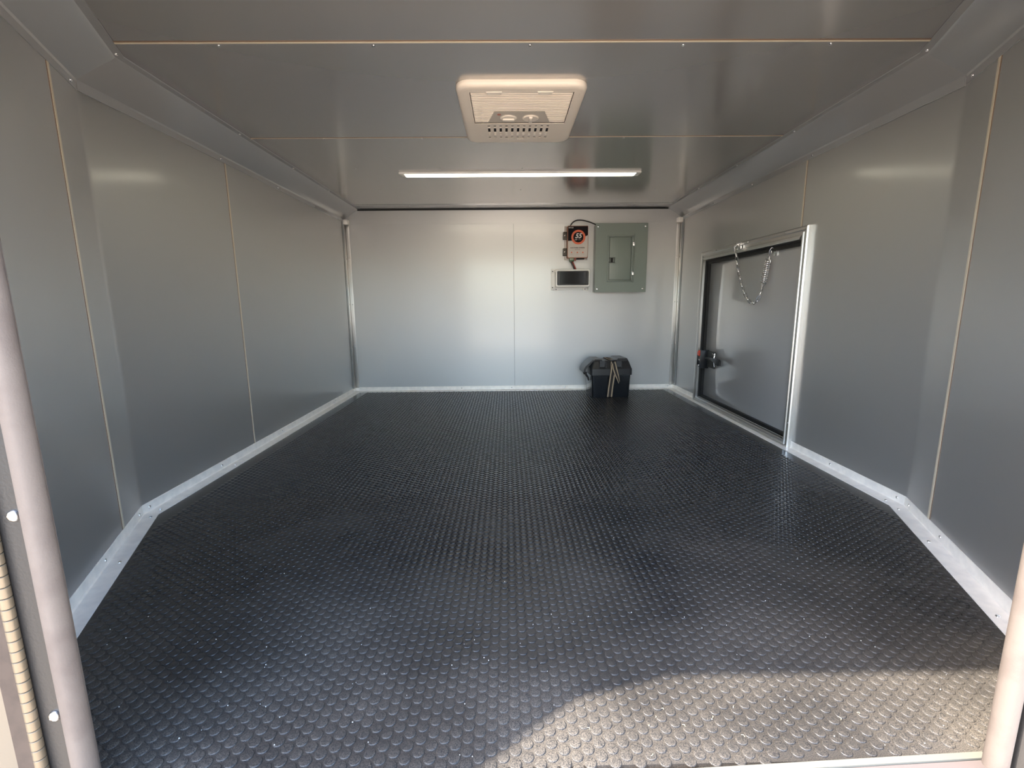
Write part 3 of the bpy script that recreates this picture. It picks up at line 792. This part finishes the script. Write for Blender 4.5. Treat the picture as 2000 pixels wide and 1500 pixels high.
# side pieces follow the rounded outline: build as polygons left/right/front/back of the openings
def clipx(y):
    """half-outline x at given y"""
    y0, y1, r = VY0+.016, VY1-.016, .032
    d = 0
    if y < y0+r: d = r - math.sqrt(max(0, r*r-(y0+r-y)**2))
    if y > y1-r: d = r - math.sqrt(max(0, r*r-(y-(y1-r))**2))
    return VX0+.016+d, VX1-.016-d
def strip(ya, yb, n=6):
    a = [ya+(yb-ya)*k/n for k in range(n+1)]
    return [(clipx(y)[0], y) for y in a] + [(clipx(y)[1], y) for y in reversed(a)]
pl.prism(strip(VY0+.016, GY0, 8), 'z', zt, zu)
pl.prism([(clipx(GY0)[0], GY0), (GX0, GY0), (GX0, GY1), (clipx(GY1)[0], GY1)], 'z', zt, zu)
pl.prism([(GX1, GY0), (clipx(GY0)[1], GY0), (clipx(GY1)[1], GY1), (GX1, GY1)], 'z', zt, zu)
pl.prism(strip(GY1, SY0, 2), 'z', zt, zu); pl.prism(strip(SY1, VY1-.016, 8), 'z', zt, zu)
pw = (SX1-SX0)/(NS-1); swd = .0079
xs = [SX0 + pw*k for k in range(NS)]
edges_ = [clipx(SY0)[0]] + [v for x in xs for v in (x-swd/2, x+swd/2)] + [clipx(SY0)[1]]
for a, c in zip(edges_[0::2], edges_[1::2]): pl.box(a, c, SY0, SY1, zt, zu)
pl.build('face_plate', IVORY, av, 40)
B().box(SX0-.02, SX1+.02, SY0-.006, SY1+.006, ZB+.0045, ZB+.006).build('painted_slot_shade', DARKV, av)  # black sheet painting the darkness behind the slots
for y0, y1 in ((1.633, 1.643), (1.680, 1.691), (1.697, 1.722)):
    B().box(SX0-.012, SX1+.012, y0, y1, ZB+.0010, ZB+.0035, .0006).build('louver', VENTIV, av)
# ribbed grille
gr = B(); NR = 20
gr.box(GX0, GX1, GY0, GY1, ZB+.0075, ZB+.009)
KX0, KX1, KY0 = -.090, .084, 1.514
for k in range(NR):
    y0 = GY0+.002 + (GY1-GY0-.004)*k/NR; y1 = y0 + (GY1-GY0)/NR*.66
    ym = (y0+y1)/2
    def seg(x0, x1):
        gr.loft([[(x, y0, ZB+.0078), (x, y0+.0012, ZB+.0004), (x, y1-.0012, ZB+.0004), (x, y1, ZB+.0078)] for x in (x0, x1)])
    if y1 < KY0: seg(GX0+.002, GX1-.002)
    else:
        f = (ym-KY0)/(GY1-KY0); seg(GX0+.002, KX0+.010-.022*f); seg(KX1-.010+.022*f, GX1-.002)
gr = gr.build('grille', IVORY, av, 25)
for x in (-.0760, .0640): B().prism([(x-.0215, GY0-.004), (x+.0215, GY0-.004), (x+.016, GY0+.014), (x-.016, GY0+.014)], 'z', ZB-.0022, ZB+.003).build('clip', VENTIV, gr)
kp = B().prism([(KX0+.010, KY0), (KX1-.010, KY0), (KX1+.012, GY1), (KX0-.012, GY1)], 'z', ZB+.0025, ZB+.0075).build('control_panel', mat('beige_control_panel', (.55, .50, .43), .45), av)
for x, a in ((-.0360, 0.0), (.0330, math.pi/2)):
    kb = B().lathe([(.0265, .0005), (.0265, -.0002), (.0250, -.0006), (.0240, -.0006), (.0235, -.0022), (.0215, -.0034)], (x, 1.562, ZB+.0025), 'z', 28).build('knob', IVORY, kp, 30)
    M_ = Matrix.Translation((x, 1.562, ZB-.0009)) @ Matrix.Rotation(a, 4, 'Z')
    B().box(-.018, .018, -.0055, .0055, -.0045, .002, .0012, M=M_).build('grip', VENTIV, kp)
B().lathe([(.006, 0), (.006, -.0008)], (-.065, 1.534, ZB+.0025), 'z', 12).build('red_mark', mat('faded_red_print', (.55, .22, .17), .5), kp)
lettering_me = B()
for k in range(9): lettering_me.box(-.038+.0082*k, -.038+.0082*k+.005, 1.738, 1.743, ZB-.0009, ZB-.0003)
lettering_me.build('embossed_mark', VENTIV, av)
for x in (-.125, .118): B().lathe([(.0018, 0), (.0014, -.001)], (x, 1.705, ZB-.0004), 'z', 8).build('pip', VENTIV, av)

# ------------------------------------------------------------------ strip light
sl = empty('strip_light', (.02, 2.232, H), 'long thin LED strip light glowing on the ceiling', 'light')
(B().box(-.519, .559, 2.203, 2.262, H-.004, H, .001).box(-.519, .559, 2.203, 2.207, H-.0092, H-.003, .0008)
 .build('housing', WHT, sl))
B().box(-.500, .541, 2.2075, 2.2615, H-.0086, H-.004, .0012, 2).build('diffuser', DIFF, sl)
for x0, x1 in ((-.524, -.5005), (.5415, .564)): B().box(x0, x1, 2.2035, 2.2615, H-.0088, H-.0005, .002).build('end_cap', WHT, sl)

# ------------------------------------------------------------------ safety chain with spring on the hatch
sc = empty('safety_chain', (1.03, 2.11, .55), 'galvanised chain with coil spring looped across the hatch top', 'chain')
B().box(1.026, 1.034, 2.186, 2.212, .800, .830, .0015).build('hook_plate', STEEL, sc)
B().tube([(1.030, 2.200, .826), (1.014, 2.198, .826), (1.006, 2.202, .812), (1.010, 2.206, .790), (1.020, 2.204, .796), (1.024, 2.202, .806)], .0032, 8).build('hook', STEEL, sc)
B().tube([(1.028, 2.214, .828), (1.012, 2.222, .806)], .0028, 8).build('keeper_pin', STEEL, sc)
B().box(1.064, 1.074, 1.955, 1.975, .748, .784, .0015).build('anchor_plate', STEEL, sc)
B().tube([(1.066, 1.965, .778), (1.050, 1.970, .782), (1.046, 1.976, .768), (1.050, 1.980, .756)], .0024, 8).build('anchor_hook', STEEL, sc)
ctrl = [(1.015, 2.203, .796), (1.015, 2.180, .735), (1.017, 2.150, .672), (1.020, 2.118, .615), (1.026, 2.082, .572), (1.033, 2.055, .556), (1.040, 2.038, .562), (1.045, 2.026, .584), (1.048, 2.018, .612)]
def catmull(P, n):
    P = [Vector(p) for p in P]; P = [P[0]*2-P[1]] + P + [P[-1]*2-P[-2]]; out = []
    for i in range(1, len(P)-2):
        for k in range(n):
            t = k/n; a, b_, c, d_ = P[i-1:i+3]
            out.append(.5*((2*b_) + (c-a)*t + (2*a-5*b_+4*c-d_)*t*t + (3*b_-a-3*c+d_)*t**3))
    out.append(P[-2]); return out
cv = catmull(ctrl, 24)
def link_mesh():
    pts = []; Lh, Rr = .0068, .0054
    for k in range(7): a = math.pi*k/6; pts.append((Rr*math.cos(a), 0, Lh + Rr*math.sin(a)))
    for k in range(7): a = math.pi + math.pi*k/6; pts.append((Rr*math.cos(a), 0, -Lh + Rr*math.sin(a)))
    return B().tube(pts, .0018, 6, closed=True)
lk0 = link_mesh().build('link', STEEL, sc, 60)
acc = 0; nxt = .004; cnt = 0; pitch_l = .0190
for a, c in zip(cv, cv[1:]):
    seg_l = (c-a).length
    while nxt <= acc + seg_l:
        q = a.lerp(c, (nxt-acc)/seg_l); t = (c-a).normalized()
        R_ = t.to_track_quat('Z', 'Y').to_matrix().to_4x4() @ Matrix.Rotation(math.radians(45 + 90*(cnt % 2)), 4, 'Z')
        o = lk0 if cnt == 0 else lk0.copy()
        if cnt: COL.objects.link(o)
        o.matrix_basis = Matrix.Translation(q) @ R_
        cnt += 1; nxt += pitch_l
    acc += seg_l
# spring and its draw wires
S0, S1 = Vector((1.049, 2.008, .642)), Vector((1.050, 1.988, .732)); ax = (S1-S0); ln = ax.length; ax.normalize()
u_ = ax.orthogonal().normalized(); v_ = ax.cross(u_); pts = []
for k in range(12*12+1):
    t = k/(12*12); a = 2*math.pi*12*t; pts.append(S0 + ax*(ln*t) + (u_*math.cos(a) + v_*math.sin(a))*.0120)
B().tube(pts, .0025, 6).build('spring', STEEL, sc, 60)
wy = Vector((0, 1, 0)) - ax*ax.y; wy.normalize()
B().tube([S0 + ax*.004 + wy*.018, S0 - ax*.004 + wy*.016, S0 - ax*.012 + wy*.005, S0 - ax*.030 + wy*.005, S0 - ax*.034, S0 - ax*.030 - wy*.005, S0 - ax*.012 - wy*.005, S0 - ax*.004 - wy*.016, S0 + ax*.004 - wy*.018], .002, 8).build('draw_wire', STEEL, sc, 60)
b = B()
b.tube([S1 - ax*.006 + wy*.020, S1 + ax*.004 + wy*.019, S1 + ax*.005 + wy*.005, S1 + ax*.026 + wy*.004, S1 + ax*.034 - wy*.004 + Vector((0, 0, .004)), S1 + ax*.040 - wy*.010], .002, 8)
b.tube([S1 - ax*.006 - wy*.020, S1 + ax*.004 - wy*.019, S1 + ax*.005 - wy*.005, S1 + ax*.024 - wy*.006, S1 + ax*.032 - wy*.012, S1 + ax*.040 - wy*.010], .002, 8)
b.build('draw_wire', STEEL, sc, 60)

# ------------------------------------------------------------------ grit and straw trodden onto the mat
rs = random.Random(3)
gb = B()
for k in range(150):
    y = .49 + abs(rs.gauss(0, .28)); x = rs.uniform(-.9, .9)
    if not inside_floor(x, y, .05): continue
    r = rs.uniform(.0004, .0010); z = H_C + r*.6
    ring = lambda zz, f: [(x + f*r*math.cos(t)*rs.uniform(.8, 1.2), y + f*r*math.sin(t), z+zz*r) for t in (0, 1.26, 2.51, 3.77, 5.03)]
    gb.loft([ring(-.6, .7), ring(0, 1.0), ring(.7, .5)], mi=0)
for k in range(12):
    y = .485 + rs.uniform(0, .08); x = rs.uniform(.0, .5); a = rs.uniform(0, 3.1); l_ = rs.uniform(.002, .005)
    gb.tube([(x, y, H_C+.0008), (x+l_*.5*math.cos(a), y+l_*.5*math.sin(a), H_C+.0016), (x+l_*math.cos(a+.5), y+l_*math.sin(a+.5), H_C+.0008)], .0004, 5, mi=1)
tag(gb.build('grit', [STONE, STRAW]), 'pale grit and bits of straw scattered on the black mat', 'debris', 'stuff')
